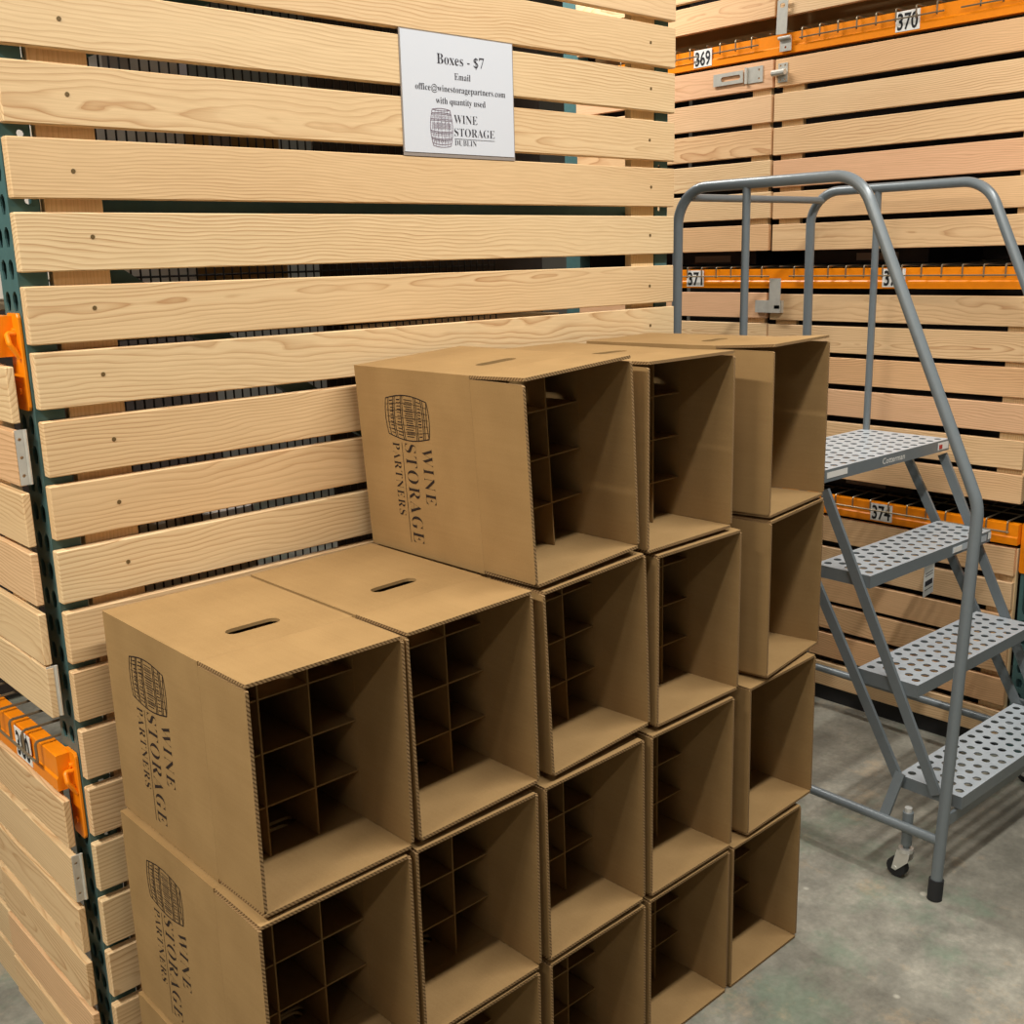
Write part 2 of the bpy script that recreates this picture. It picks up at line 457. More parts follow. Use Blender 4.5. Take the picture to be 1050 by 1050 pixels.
def beam(x, y0, y1, z0, z1, label, conn_at, conn_len=0.16, conn_dir=-1, numbers=(), group=None):
    """step beam running along y with its face at x; connectors on its ends"""
    t = thing('rack_beam', label, 'shelf beam', (x, (y0 + y1) / 2, z0), 0, group)
    hy = (y1 - y0) / 2; H = z1 - z0
    bm = bmesh.new()
    prof = [(0.0, 0.0), (0.0295, 0.0), (0.0295, H * 0.80), (0.0295, H), (0.005, H), (0.003, H * 0.985), (0.003, H * 0.40), (0.0, H * 0.34)]
    A = [bm.verts.new((px, -hy, pz)) for px, pz in prof]; B = [bm.verts.new((px, hy, pz)) for px, pz in prof]
    bm.faces.new(A); bm.faces.new(B[::-1])
    for k in range(len(prof)): j = (k + 1) % len(prof); bm.faces.new((A[k], B[k], B[j], A[j]))
    finish('beam_bar', bm, M_ORANGE, t)
    for yc, xf, sg in conn_at:       # post side, post face
        cy = yc - (y0 + y1) / 2; px = xf - x
        bm = bmesh.new(); z_t = H + 0.004
        ya, yb = sorted((cy, cy + sg * 0.048))
        plate(bm, [(ya + 0.004, z_t - conn_len), (yb - 0.004, z_t - conn_len), (yb, z_t - conn_len + 0.006), (yb, z_t - 0.006), (yb - 0.004, z_t), (ya + 0.004, z_t), (ya, z_t - 0.006), (ya, z_t - conn_len + 0.006)], [], -0.006, (px - 0.0005, 0, 0), (0, 1, 0), (0, 0, 1), (1, 0, 0))
        c = finish('beam_connector', bm, [M_ORANGE, M_ORANGE], t, bevel=0.0012)
        ym = (ya + yb) / 2
        for dz in (0.028, conn_len - 0.03):
            b2 = bmesh.new(); tube(b2, [(px - 0.006, ym, z_t - dz), (px - 0.0098, ym, z_t - dz)], 0.0055, 10)
            finish('rivet', b2, M_ORANGE, c, smooth=True)
        b3 = bmesh.new(); zc = z_t - conn_len * 0.5 + 0.026
        tube(b3, fillet([(px - 0.007, ym - 0.006, zc + 0.018), (px - 0.020, ym - 0.006, zc + 0.020), (px - 0.021, ym - 0.016, zc + 0.004), (px - 0.007, ym - 0.016, zc - 0.020)], 0.005, 4), 0.0042, 8)
        finish('safety_clip', b3, M_ORANGE, c, smooth=True)
    for (yl, txt) in numbers:        # white stickers: yl = centre along y
        cy = yl - (y0 + y1) / 2; w2, h2 = 0.039, 0.029; zc = H * 0.52
        bm = bmesh.new(); box(bm, (-0.0015, cy - w2, zc - h2), (-0.0002, cy + w2, zc + h2)); nf = len(bm.faces)
        P = lambda a, b: Vector((-0.0019, cy - a, zc + b))
        write(bm, txt, 0, -0.0235, 0.046, P, width=0.066, centre=True, off=0.020, bold_serif=False)
        for f in list(bm.faces)[nf:]: f.material_index = 1
        lb = finish('number_label', bm, [M_WHITE, M_BLACK], t); lb['label'] = 'white number label reading ' + txt
    return t


def deck(x, y0, y1, z, depth, label, group='wire decks on the rack beams', gaps=(), drop=0.030):
    """welded wire deck lying on the beams, its wires folded down over the front beam"""
    bm = bmesh.new(); r = 0.0026
    n = int((y1 - y0 - 0.03) / 0.0655)
    for k in range(n + 1):
        y = y0 + 0.008 + k * 0.0655
        if not gaps or any(a - 0.004 <= y <= b + 0.004 for a, b in gaps):
            tube(bm, fillet([(x - 0.0075, y, z - drop), (x - 0.0075, y, z + 0.0085), (x + depth, y, z + 0.0085)], 0.007, 3), r, 5)
        else: tube(bm, [(x + 0.004, y, z + 0.0085), (x + depth, y, z + 0.0085)], r, 5)
    for (a, b) in ([(y0, y1)] if not gaps else gaps):
        tube(bm, [(x - 0.0125, a, z - drop + 0.006), (x - 0.0125, b, z - drop + 0.006)], r, 5)
    for i in range(1, 9):
        xx = x + 0.05 + (depth - 0.1) * i / 9
        tube(bm, [(xx, y0, z + 0.0035), (xx, y1, z + 0.0035)], r, 5)
    o = finish('wire_deck', bm, M_WIRE)
    return tag(o, label, 'wire deck', group)


def hasp_plate(bm, O, Y, Z, ly, lz, N, t=0.002):
    plate(bm, rect(0, 0, ly, lz), [], t, O, Y, Z, N)


def door(x, y0, y1, zs, label, group, mat, batten_ys, hinge=None, deep=0.019, slat_h=0.0885):
    """slatted locker door hanging flush with the beams: zs = tops of its boards"""
    zb = min(zs) - slat_h
    T = thing('storage_locker', label, 'storage locker', (x, (y0 + y1) / 2, zb), 0, group)
    c = (y0 + y1) / 2; rg = random.Random(int(1000 * (x + y0 * 3 + zb * 7)) & 0xffff)
    bm = bmesh.new()
    for z in zs:
        e = rg.uniform(-0.004, 0.004); f = rg.uniform(-0.004, 0.004); q = rg.uniform(-0.002, 0.002)
        board(bm, (0, y0 - c + e, z - slat_h - zb + q), (deep, y1 - c + f, z - zb + q), 1, rng=rg)
    t = finish('door', bm, mat, T, bevel=0.0016)
    for (a, b) in batten_ys:
        bm = bmesh.new(); board(bm, (deep, a - c, 0.004), (deep + 0.019, b - c, max(zs) - zb - 0.004), 2, rng=rg)
        finish('batten', bm, M_BATTEN, t, bevel=0.001)
    return t, c, zb


# ------------------------------------------------------------------ the rack's end panel of long slats
END = thing('slatted_end_panel', 'long pine slat panel closing the rack end behind the cardboard boxes', 'slat panel', (0.78, 0.019, 0.0))
zA, PITCH, SH, LEN = 1.7988, 0.1060, 0.089, 1.566
ZL = {0: 1.800, 1: 1.691, 2: 1.581, 3: 1.480, 4: 1.372, 5: 1.269, 6: 1.162, 7: 1.057, 8: 0.954, 9: 0.848, 10: 0.742, 11: 0.636, 12: 0.528, 13: 0.424, 14: 0.315}
ZR = {-3: 2.119, -2: 2.018, -1: 1.908, 0: 1.802, 1: 1.691, 2: 1.574, 3: 1.474}
rg = random.Random(11)
bm = bmesh.new(); screws = []
for i in range(-7, 17):
    z0 = zA - i * PITCH; dl = ZL.get(i, z0) - z0; dr = ZR.get(i, z0) - z0
    if i not in ZR and i in ZL: dr = dl
    if i not in ZL and i in ZR: dl = dr
    e = rg.uniform(-0.002, 0.002); f = rg.uniform(-0.003, 0.003)
    board(bm, (-0.778 + e, -0.019, z0 - SH), (-0.78 + LEN + f, 0.0, z0), 0, (dl, dr), rng=rg)
    screws.append((0.106 + rg.uniform(-0.012, 0.012), z0 + dl * 0.93 - SH * rg.uniform(0.40, 0.54)))
    screws.append((1.473 + rg.uniform(-0.004, 0.004), z0 + dr - SH * rg.uniform(0.44, 0.54)))
finish('slat_panel', bm, M_PINE, END, bevel=0.0018)
for a, b in ((0.056, 0.147), (1.426, 1.508)):
    bm = bmesh.new(); board(bm, (a - 0.78, 0.0, 0.02), (b - 0.78, 0.019, 2.53), 2, rng=rg)
    finish('batten', bm, M_BATTEN, END)
for sx, sz in screws:
    if 0.3 < sz < 2.4:
        bm = bmesh.new(); tube(bm, [(sx - 0.78, -0.0188, sz), (sx - 0.78, -0.0198, sz)], 0.0036, 10)
        finish('screw', bm, M_SCREW, END)

# upright frame that carries the end panel (teal)
FR = thing('upright_frame', 'perforated teal rack upright behind the long pine slats', 'rack upright', (0.0, 0.0, 0.0))
post('perforated_post', FR, 0.002, 0.0195, 0.095, 0.046, 2.9)
post('perforated_post', FR, 1.560, 0.0195, 0.095, 0.046, 2.9, sgn=-1)
for a, b in (((0.05, 1.70), (1.514, 1.70)), ((0.05, 0.62), (1.514, 0.62)), ((0.05, 2.66), (1.514, 2.66)), ((0.06, 1.66), (1.51, 0.72)), ((0.06, 1.90), (1.51, 2.60)), ((0.06, 0.56), (1.51, 0.12))):
    bm = bmesh.new(); rod(bm, (a[0], 0.058, a[1]), (b[0], 0.058, b[1]), 0.020, 0.036)
    finish('brace', bm, M_TEAL, FR)

# black wire mesh behind the slats
bm = bmesh.new()
k = 0
while 0.13 + k * 0.0175 < 1.06:
    xx = 0.13 + k * 0.0175; tube(bm, [(xx, 0.100, 0.06), (xx, 0.100, 2.62)], 0.0019, 4, False); k += 1
for k in range(50): tube(bm, [(0.06, 0.1035, 0.08 + k * 0.052), (1.06, 0.1035, 0.08 + k * 0.052)], 0.0019, 4, False)
tag(finish('wire_mesh_panel', bm, M_BLACKWIRE), 'black welded wire mesh just behind the long pine slats', 'wire mesh')

# lockers of the near rack, side aisle face (x just under 0)
LZ = [0.758, 1.522]
b1 = beam(-0.030, 0.050, 2.40, 0.732, 0.797, 'orange beam with number label low on the side aisle rack, beside the teal post', [(0.0725, 0.002, -1)], numbers=((0.205, '380'),), group='orange beams of the side aisle rack')
b2 = beam(-0.030, 0.050, 2.40, 1.474, 1.537, 'orange beam above the upper locker door on the side aisle rack', [(0.0725, 0.002, -1)], conn_len=0.152, group='orange beams of the side aisle rack')
deck(-0.030, 0.107, 2.36, 0.797, 0.74, 'wire deck folded over the low orange beam beside the teal post')
deck(-0.030, 0.107, 2.36, 1.537, 0.74, 'wire deck on the upper orange beam of the side aisle rack')
def hinges(t, c, zb, zlist, y0):
    for z in zlist:
        bm = bmesh.new(); plate(bm, rect(0.001, 0, 0.0135, 0.088), [circ(0.007, 0.015 + 0.029 * i, 0.003, n=6) for i in range(3)], 0.0025, (0, y0 - c - 0.0032, z - zb), (1, 0, 0), (0, 0, 1), (0, 1, 0))
        tube(bm, [(0.0165, y0 - c - 0.003, z - zb), (0.0165, y0 - c - 0.003, z - zb + 0.088)], 0.003, 8)
        finish('hinge', bm, [M_ZINC, M_ZINC], t)
zsC = [1.462, 1.360, 1.259, 1.160, 1.057, 0.965]
t, c, zb = door(-0.033, 0.025, 0.462, zsC, 'side aisle locker with slatted door above the low orange beam, next to the teal post', 'slatted lockers of the side aisle', M_PINE, ((0.115, 0.18), (0.37, 0.44)), deep=0.013)
hinges(t, c, zb, (1.274, 0.879), 0.025)
t, c, zb = door(-0.030, 0.472, 1.392, zsC, 'side aisle locker with slatted door above the low orange beam, farther from the teal post', 'slatted lockers of the side aisle', M_PINE, ((0.49, 0.56), (1.30, 1.37)), deep=0.013)
zsA = [0.722, 0.619, 0.518, 0.410, 0.307, 0.204]
t, c, zb = door(-0.033, 0.025, 0.466, zsA, 'side aisle locker with slatted door under the low orange beam, next to the teal post', 'slatted lockers of the side aisle', M_PINE, ((0.115, 0.18), (0.37, 0.44)), deep=0.013)
hinges(t, c, zb, (0.532, 0.117), 0.025)
t, c, zb = door(-0.026, 0.478, 1.392, [z - 0.012 for z in zsA], 'side aisle locker with slatted door under the low orange beam, farther from the teal post', 'slatted lockers of the side aisle', M_PINE, ((0.49, 0.56), (1.30, 1.37)), deep=0.013)

# inside the near rack, glimpsed through the gaps; added dark boards deepen the shade
bm = bmesh.new(); box(bm, (0.03, 2.42, 0.02), (1.56, 2.432, 2.55)); tag(finish('locker_partition', bm, M_DARK), 'added dark board shading the far end of the lockers behind the long slats', 'blackout')
bm = bmesh.new(); box(bm, (0.80, 0.40, 0.02), (1.50, 0.412, 2.55)); tag(finish('locker_partition', bm, M_DARK), 'added dark board darkening gaps in the cross aisle half of the long slats', 'blackout')
bm = bmesh.new(); board(bm, (0.85, 0.30, 1.44), (1.46, 0.4005, 1.458), 0); tag(finish('timber_rail', bm, M_PINE), 'pale timber rail seen through the gap above the boxes', 'timber rail')
bm = bmesh.new(); board(bm, (0.85, 0.30, 1.93), (1.46, 0.4005, 1.948), 0); tag(finish('timber_rail', bm, M_PINE), 'pale timber rail seen through the gap beside the white sign', 'timber rail')


def carton(loc, size, rz, label, mat):
    t = thing('wine_carton', label, 'carton', loc, rz, 'cartons glimpsed inside the rack')
    sx, sy, sz = size
    finish('carton_body', bxm((-sx / 2, -sy / 2, 0), (sx / 2, sy / 2, sz)), mat, t, bevel=0.003)
    finish('tape', bxm((-0.025, -sy / 2 - 0.0006, sz * 0.72), (0.025, sy / 2 + 0.0006, sz + 0.0006)), M_LAM, t)
    return t


carton((0.27, 0.40, 1.549), (0.26, 0.34, 0.50), 0.1, 'white carton behind the slats beside the upper batten', M_CARTON)
carton((0.60, 0.60, 1.549), (0.27, 0.36, 0.38), -0.1, 'brown carton behind the slats under the white sign', M_CARD)
carton((0.36, 0.46, 0.809), (0.30, 0.36, 0.30), 0.05, 'white carton behind the slats above the end stack of boxes', M_CARTON)

# ------------------------------------------------------------------ the rack across the cross aisle (faces -x at 2.70)
XR = 2.70
FR2 = thing('upright_frame', 'perforated teal rack upright beyond the grey ladder', 'rack upright', (XR, -0.48, 0.0))
post('perforated_post', FR2, 0.030, -0.040, 0.040, 0.06, 3.0)
post('perforated_post', FR2, 1.00, -0.040, 0.040, 0.06, 3.0, sgn=-1)
for a, b in ((0.3, 0.3), (1.2, 1.2), (2.1, 2.1), (0.34, 1.16), (1.24, 2.06)):
    bm = bmesh.new(); rod(bm, (0.09, 0, a), (0.94, 0, b), 0.02, 0.036); finish('brace', bm, M_TEAL, FR2)
FR3 = thing('upright_frame', 'perforated teal rack upright hidden beyond the long slats', 'rack upright', (XR, 1.47, 0.0))
post('perforated_post', FR3, 0.030, -0.040, 0.040, 0.06, 3.0, detail=False)
GB = 'orange beams of the rack behind the ladder'
beam(XR, -0.432, 1.425, 0.700, 0.765, 'orange beam labelled 374 behind the ladder steps', [(-0.434, XR + 0.030, -1)], numbers=((0.0185, '374'),), group=GB)
beam(XR, -0.432, 1.425, 1.472, 1.537, 'orange beam labelled 371 and 372 behind the ladder handrails', [(-0.434, XR + 0.030, -1)], numbers=((0.811, '371'), (0.020, '372')), group=GB)
beam(XR, -0.432, 1.425, 2.236, 2.300, 'topmost orange beam, labelled 369 and 370', [(-0.434, XR + 0.030, -1)], numbers=((0.79, '369'), (0.020, '370')), group=GB)
deck(XR, -0.41, 1.40, 0.765, 0.73, 'wire deck folded over the orange beam labelled 374')
deck(XR, -0.41, 1.40, 1.537, 0.73, 'wire deck folded over the orange beam labelled 371', gaps=((-0.41, 0.40), (0.48, 1.40)))
deck(XR, -0.41, 1.40, 2.300, 0.73, 'wire deck folded over the topmost orange beam', gaps=((-0.10, 0.39), (0.55, 0.74), (0.80, 1.40), (-0.41, -0.15)))
GD = 'slatted lockers behind the ladder'
zD = [2.224, 2.113, 2.005, 1.900, 1.794, 1.686]
zC = [1.452, 1.345, 1.243, 1.133, 1.024, 0.919]
zB = [0.689, 0.577, 0.472, 0.366, 0.259, 0.148]
zE = [2.443 + 0.107 * k for k in range(5)][::-1]
YS = 0.490
dt = {}
for zs, where, na, nb in ((zE, 'above the topmost orange beam', '', ''), (zD, 'under the beam labelled 369 and 370', ' 370', ' 369'), (zC, 'under the beam labelled 371 and 372', ' 372', ' 371'), (zB, 'under the beam labelled 374', ' 374', '')):
    dt[where, 0] = door(XR, -0.430, YS - 0.005, zs, 'locker' + na + ' with slatted door ' + where + ', by the teal upright', GD, M_FIR, ((-0.43, -0.345), (0.385, 0.468)))
    dt[where, 1] = door(XR + 0.001, YS + 0.006, 1.412, [z + 0.003 for z in zs], 'locker' + nb + ' with slatted door ' + where + ', by the long slats', GD, M_FIR, ((0.515, 0.59), (1.32, 1.40)))


def slotted(bm, y, z, ly, lz, t, slot):
    plate(bm, rect(0, 0, ly, lz), slot, -t, (-0.0005, y, z), (0, 1, 0), (0, 0, 1), (1, 0, 0))


# hasps: a folded strap on the door by the long slats, its staple on the other
t, c, zb = dt['under the beam labelled 369 and 370', 1]
bm = bmesh.new(); slotted(bm, 0.602 - c, 2.166 - zb, 0.125, 0.040, 0.003, [stadium(0.052, 0.020, 0.082, 0.008)])
h = finish('hasp_strap', bm, [M_ZINC, M_ZINC], t, loc=(-0.0035, 0.012, 0))
bm = bmesh.new(); slotted(bm, 0.536 - c, 2.160 - zb, 0.060, 0.052, 0.0028, [circ(0.015, 0.012, 0.004, n=8), circ(0.015, 0.040, 0.004, n=8)])
tube(bm, [(-0.006, 0.602 - c, 2.160 - zb), (-0.006, 0.602 - c, 2.212 - zb)], 0.0055, 10)
finish('hasp_hinge', bm, [M_ZINC, M_ZINC], t)
t, c, zb = dt['under the beam labelled 369 and 370', 0]
bm = bmesh.new(); slotted(bm, 0.438 - c, 2.148 - zb, 0.036, 0.060, 0.0025, [circ(0.010, 0.008, 0.0035, n=8), circ(0.027, 0.008, 0.0035, n=8), circ(0.010, 0.052, 0.0035, n=8), circ(0.027, 0.052, 0.0035, n=8)])
tube(bm, [(-0.014, 0.440 - c, 2.178 - zb), (-0.014, 0.490 - c, 2.178 - zb)], 0.010, 10)
finish('hasp_staple', bm, [M_ZINC, M_ZINC], t)
t, c, zb = dt['above the topmost orange beam', 0]
bm = bmesh.new(); slotted(bm, 0.428 - c, 2.284 - zb, 0.040, 0.105, 0.003, [stadium(0.020, 0.088, 0.020, 0.007)])
h = finish('hasp_strap', bm, [M_ZINC, M_ZINC], t, loc=(-0.010, 0.010, 0.0))
h.rotation_euler = (0.03, 0.0, 0)
bm = bmesh.new(); slotted(bm, 0.424 - c, 2.243 - zb, 0.044, 0.040, 0.0025, [circ(0.022, 0.012, 0.004, n=8)])
tube(bm, [(-0.008, 0.424 - c, 2.284 - zb), (-0.008, 0.470 - c, 2.284 - zb)], 0.006, 10)
finish('hasp_hinge', bm, [M_ZINC, M_ZINC], t, loc=(-0.0045, 0, 0))
t, c, zb = dt['under the beam labelled 371 and 372', 0]
bm = bmesh.new(); slotted(bm, 0.428 - c, 1.388 - zb, 0.045, 0.118, 0.003, [])
finish('hasp_strap', bm, [M_ZINC, M_ZINC], t, loc=(-0.0165, 0, 0))
bm = bmesh.new(); slotted(bm, 0.426 - c, 1.388 - zb, 0.108, 0.042, 0.014, []); box(bm, (-0.020, 0.430 - c, 1.402 - zb), (-0.014, 0.452 - c, 1.414 - zb))
finish('hasp_lock_bar', bm, [M_ZINC, M_ZINC], t)
# black strip and dark boards added to keep this rack's gaps dark
bm = bmesh.new(); box(bm, (XR + 0.012, -0.43, 0.0), (XR + 0.03, 1.41, 0.056)); tag(finish('floor_gap_strip', bm, M_RUBBER), 'added black strip for the dark gap under the locker doors behind the ladder', 'gap strip')
bm = bmesh.new(); box(bm, (3.45, -0.42, 0.02), (3.462, 1.42, 2.9)); tag(finish('locker_partition', bm, M_DARK), 'added dark board darkening the gaps of the rack behind the ladder', 'blackout')
bm = bmesh.new(); box(bm, (2.80, 1.43, 0.02), (3.44, 1.442, 2.9)); tag(finish('locker_partition', bm, M_DARK), 'added dark board at the far end, shading the rack behind the ladder', 'blackout')
bm = bmesh.new(); box(bm, (2.85, -0.437, 0.02), (3.44, -0.427, 2.9)); tag(finish('locker_partition', bm, M_DARK), 'added dark board beside the teal upright, shading the rack behind the ladder', 'blackout')


def crate(loc, size, label):
    t = thing('storage_crate', label, 'crate', loc, 0, 'black crates inside the rack behind the ladder')
    sx, sy, sz = size
    finish('crate_body', bxm((-sx / 2, -sy / 2, 0), (sx / 2, sy / 2, sz)), M_BIN, t, bevel=0.004)
    bm = bmesh.new(); box(bm, (-sx / 2 - 0.012, -sy / 2 - 0.012, sz - 0.03), (sx / 2 + 0.012, sy / 2 + 0.012, sz - 0.004)); finish('crate_rim', bm, M_BIN, t)
    bm = bmesh.new(); box(bm, (-sx / 2 - 0.0012, -sy * 0.28, 0.012), (-sx / 2 - 0.0002, sy * 0.05, 0.036)); finish('crate_label', bm, M_LAM, t)
    return t


for z in (0.777, 1.549):
    zz = 'labelled 374' if z < 1 else 'labelled 371'
    crate((3.02, 0.20, z), (0.40, 0.46, 0.26), 'black crate on the wire deck above the beam ' + zz + ', nearer the upright')
    crate((3.02, 0.88, z), (0.40, 0.50, 0.26), 'black crate on the wire deck above the beam ' + zz + ', nearer the long slats')
bm = bmesh.new(); board(bm, (XR + 0.10, -0.40, 2.3125), (XR + 0.115, 1.40, 2.46), 1); tag(finish('cover_board', bm, M_CARD), 'brown cover board standing on the deck above the topmost orange beam', 'board')

# ------------------------------------------------------------------ paper sign on the slats
SG = thing('paper_sign', 'white laminated sign on the pine slats reading Boxes - $7', 'sign', (0.743, -0.0012, 1.808))
SW, SHH = 0.287, 0.2205
P = lambda u, v: Vector((SW * u, -0.0022, SHH * (1 - v)))
finish('laminate', bxm((-0.003, -0.0002, -0.007), (SW + 0.003, 0.0006, SHH + 0.002)), M_LAM, SG)
finish('paper', bxm((0, -0.0014, 0), (SW, -0.0003, SHH)), M_PAPER, SG)
Pm = lambda a, b: Vector((a, -0.0020, b))
def line(s, u, v, cap, width, m=M_SOFTINK, off=-0.006, centre=True):
    bm = bmesh.new(); write(bm, s, SW * u, SHH * (1 - v), cap * SHH, Pm, width=width * SW, centre=centre, off=off); finish('sign_print', bm, m, SG)
line('Boxes - $7', 0.515, 0.245, 0.088, 0.425, off=-0.008)
line('Email', 0.525, 0.366, 0.058, 0.145, off=-0.010)
line('office@winestoragepartners.com', 0.515, 0.475, 0.055, 0.815, off=-0.009)
line('with quantity used', 0.505, 0.578, 0.055, 0.450, off=-0.010)
bm = bmesh.new(); barrel(bm, SW * 0.225, SHH * (1 - 0.935), SW * 0.195, SHH * 0.305, Pm, 0.0011); finish('sign_print', bm, M_PURPLE, SG)
line('WINE', 0.435, 0.735, 0.075, 0.215, off=-0.014, centre=False)
line('STORAGE', 0.435, 0.845, 0.072, 0.375, off=-0.014, centre=False)
line('DUBLIN', 0.435, 0.925, 0.050, 0.200, off=-0.016, centre=False)
bm = bmesh.new(); ribbon(bm, [(SW * 0.435, SHH * (1 - 0.868)), (SW * 0.81, SHH * (1 - 0.868))], 0.0007, Pm); finish('sign_print', bm, M_SOFTINK, SG)

# ------------------------------------------------------------------ cardboard wine boxes lying on their sides
BW, BH, BD, FL, TH = 0.266, 0.351, 0.460, 0.131, 0.0055
CR = FL + 0.001


def box_body():
    bm = bmesh.new(); d = BD - CR
    slot = [stadium(BW / 2, d - 0.076 if False else 0.076, 0.092, 0.0135)]
    for z in (0.0, BH - TH):
        plate(bm, rect(0.0, -0.0008, BW, d), slot, TH, (0, CR, z), (1, 0, 0), (0, 1, 0), (0, 0, 1))
    for x in (0.0, BW - TH):
        plate(bm, rect(-0.0008, TH, d, BH - TH), [], TH, (x, CR, 0), (0, 1, 0), (0, 0, 1), (1, 0, 0))
    box(bm, (TH, BD - TH, TH), (BW - TH, BD, BH - TH))
    for f in bm.faces: f.material_index = 0
    return bm


def flap_bm(kind):
    """flaps hang in their own frame: hinge on the x axis origin, reaching towards -y, outer face at z = 0 for top/bottom"""
    bm = bmesh.new()
    if kind in ('top', 'bottom'):
        w = BW - 0.003
        plate(bm, [(0.0015, 0), (w, 0), (w - 0.001, -FL + 0.002), (w - 0.003, -FL), (0.004, -FL), (0.0025, -FL + 0.002)], [], TH, (0, 0, -TH if kind == 'top' else 0), (1, 0, 0), (0, 1, 0), (0, 0, 1))
    else:
        h = BH - 0.013
        plate(bm, [(0, 0.0065), (0, h + 0.0065), (-FL + 0.003, h + 0.0055), (-FL, h + 0.0025), (-FL, 0.0105), (-FL + 0.003, 0.0075)], [], TH, (0 if kind == 'left' else -TH, 0, 0), (0, 1, 0), (0, 0, 1), (1, 0, 0))
    me = bpy.data.meshes.new('flap'); bmesh.ops.recalc_face_normals(bm, faces=bm.faces[:]); bm.to_mesh(me); bm.free()
    me.materials.append(M_CARD); me.materials.append(M_EDGE); return me


def mesh_of(bm, mats, name):
    me = bpy.data.meshes.new(name); bmesh.ops.recalc_face_normals(bm, faces=bm.faces[:]); bm.to_mesh(me); bm.free()
    for m in mats: me.materials.append(m)
    return me


ME_BODY = mesh_of(box_body(), [M_CARD, M_EDGE], 'box_body')
ME_FLAP = {k: flap_bm(k) for k in ('top', 'bottom', 'left', 'right')}
dv0, dv1 = CR - 0.002, BD - TH - 0.004
ME_UP = [mesh_of(bxm((BW * (k + 1) / 3 - 0.0013, dv0 + 0.002 * k, TH + 0.0005), (BW * (k + 1) / 3 + 0.0013, dv1, BH - TH - 0.012)), [M_DIV], 'divider') for k in range(2)]
ME_CROSS = [mesh_of(bxm((TH + 0.0015, dv0 + 0.003, BH * (k + 1) / 4 - 0.0013), (BW - TH - 0.0015, dv1, BH * (k + 1) / 4 + 0.0013)), [M_DIV], 'divider') for k in range(3)]
# printed logo on the side that faces -x: lettering runs down, its top towards the opening
bm = bmesh.new()
PL = lambda a, b: Vector((-0.0006, 0.370 - b, 0.304 - a))
barrel(bm, 0.0, 0.0, 0.083, 0.118, PL, 0.0016)
write(bm, 'WINE', 0.092, 0.093, 0.030, PL, width=0.106, off=-0.0155, space=1.12)
write(bm, 'STORAGE', 0.089, 0.044, 0.033, PL, width=0.190, off=-0.0155, space=1.12)
write(bm, 'PARTNERS', 0.090, 0.008, 0.021, PL, width=0.140, off=-0.0145, space=1.15)
ribbon(bm, [(0.089, 0.036), (0.281, 0.036)], 0.0011, PL)
ME_LOGO = mesh_of(bm, [M_INK], 'printed_logo')


def link(name, me, parent, loc=(0, 0, 0), rot=(0, 0, 0)):
    o = bpy.data.objects.new(name, me); COL.objects.link(o); o.parent = parent; o.location = loc; o.rotation_euler = rot; return o


def place_flaps(t, a):
    """a = angles (top, bottom, left, right) in degrees, positive = outwards"""
    R = [math.radians(q) for q in a]
    link('flap', ME_FLAP['top'], t, (0, CR - 0.001, BH), (-R[0], 0, 0))
    link('flap', ME_FLAP['bottom'], t, (0, CR - 0.001, 0), (R[1], 0, 0))
    link('flap', ME_FLAP['left'], t, (0, CR - 0.001, 0), (0, 0, -R[2]))
    link('flap', ME_FLAP['right'], t, (BW, CR - 0.001, 0), (0, 0, R[3]))


STACK = ['end stack beside the teal rack post', 'stack second from the teal rack post', 'middle stack of the five', 'stack second from the grey ladder', 'stack beside the grey ladder']
ROW = ['on the floor in the ', 'second from the floor in the ', 'third from the floor in the ', 'on top of the ']
#        (column, row): x of the front corner, y, yaw, flap angles top, bottom, left, right
BX = {
    (0, 0): (0.030, -0.500, 0.00, (-1.0, -0.3, 0.5, 0.5)),
    (0, 1): (0.036, -0.503, 0.00, (-1.2, -0.3, 0.6, 1.0)),
    (0, 2): (0.047, -0.500, 0.00, (0.4, -0.5, -0.6, 0.4)),
    (1, 0): (0.312, -0.500, 0.00, (-1.4, -0.3, 0.0, 0.4)),
    (1, 1): (0.316, -0.500, 0.00, (-1.8, -0.2, 0.4, 0.6)),
    (1, 2): (0.327, -0.498, 0.00, (0.6, -1.6, 0.6, -1.2)),
    (2, 0): (0.605, -0.500, 0.00, (-1.6, -0.3, 0.0, 0.4)),
    (2, 1): (0.603, -0.500, 0.00, (-1.7, -0.6, -0.4, 0.6)),
    (2, 2): (0.625, -0.496, 0.01, (-1.2, -1.8, 0.6, 0.4)),
    (2, 3): (0.600, -0.492, 0.01, (1.6, -0.8, 1.2, -0.6)),
    (3, 0): (0.884, -0.500, 0.00, (-1.5, -0.3, 0.2, 0.2)),
    (3, 1): (0.888, -0.500, 0.00, (-1.6, -0.8, 0.4, 0.4)),
    (3, 2): (0.907, -0.496, 0.00, (-1.3, -1.6, -0.2, -0.6)),
    (3, 3): (0.885, -0.490, 0.01, (1.4, -0.6, 0.2, -0.6)),
    (4, 0): (1.162, -0.500, 0.00, (-1.4, -0.2, 0.2, -0.4)),
    (4, 1): (1.212, -0.500, 0.02, (-1.6, -1.0, -0.6, -0.4)),
    (4, 2): (1.262, -0.505, 0.14, (-1.0, -1.0, 0.6, -0.6)),
    (4, 3): (1.258, -0.502, 0.13, (3.0, -0.6, 0.4, 0.2)),
}
ROWH = 0.3545
LEAN = {(1, 2): -0.020, (2, 1): -0.012, (2, 2): -0.045, (2, 3): -0.060, (4, 1): -0.012}     # empty cartons lean a little on the flaps below
NO_GRID = {(4, 1), (4, 2), (4, 3)}                             # cartons without dividers
proto = None
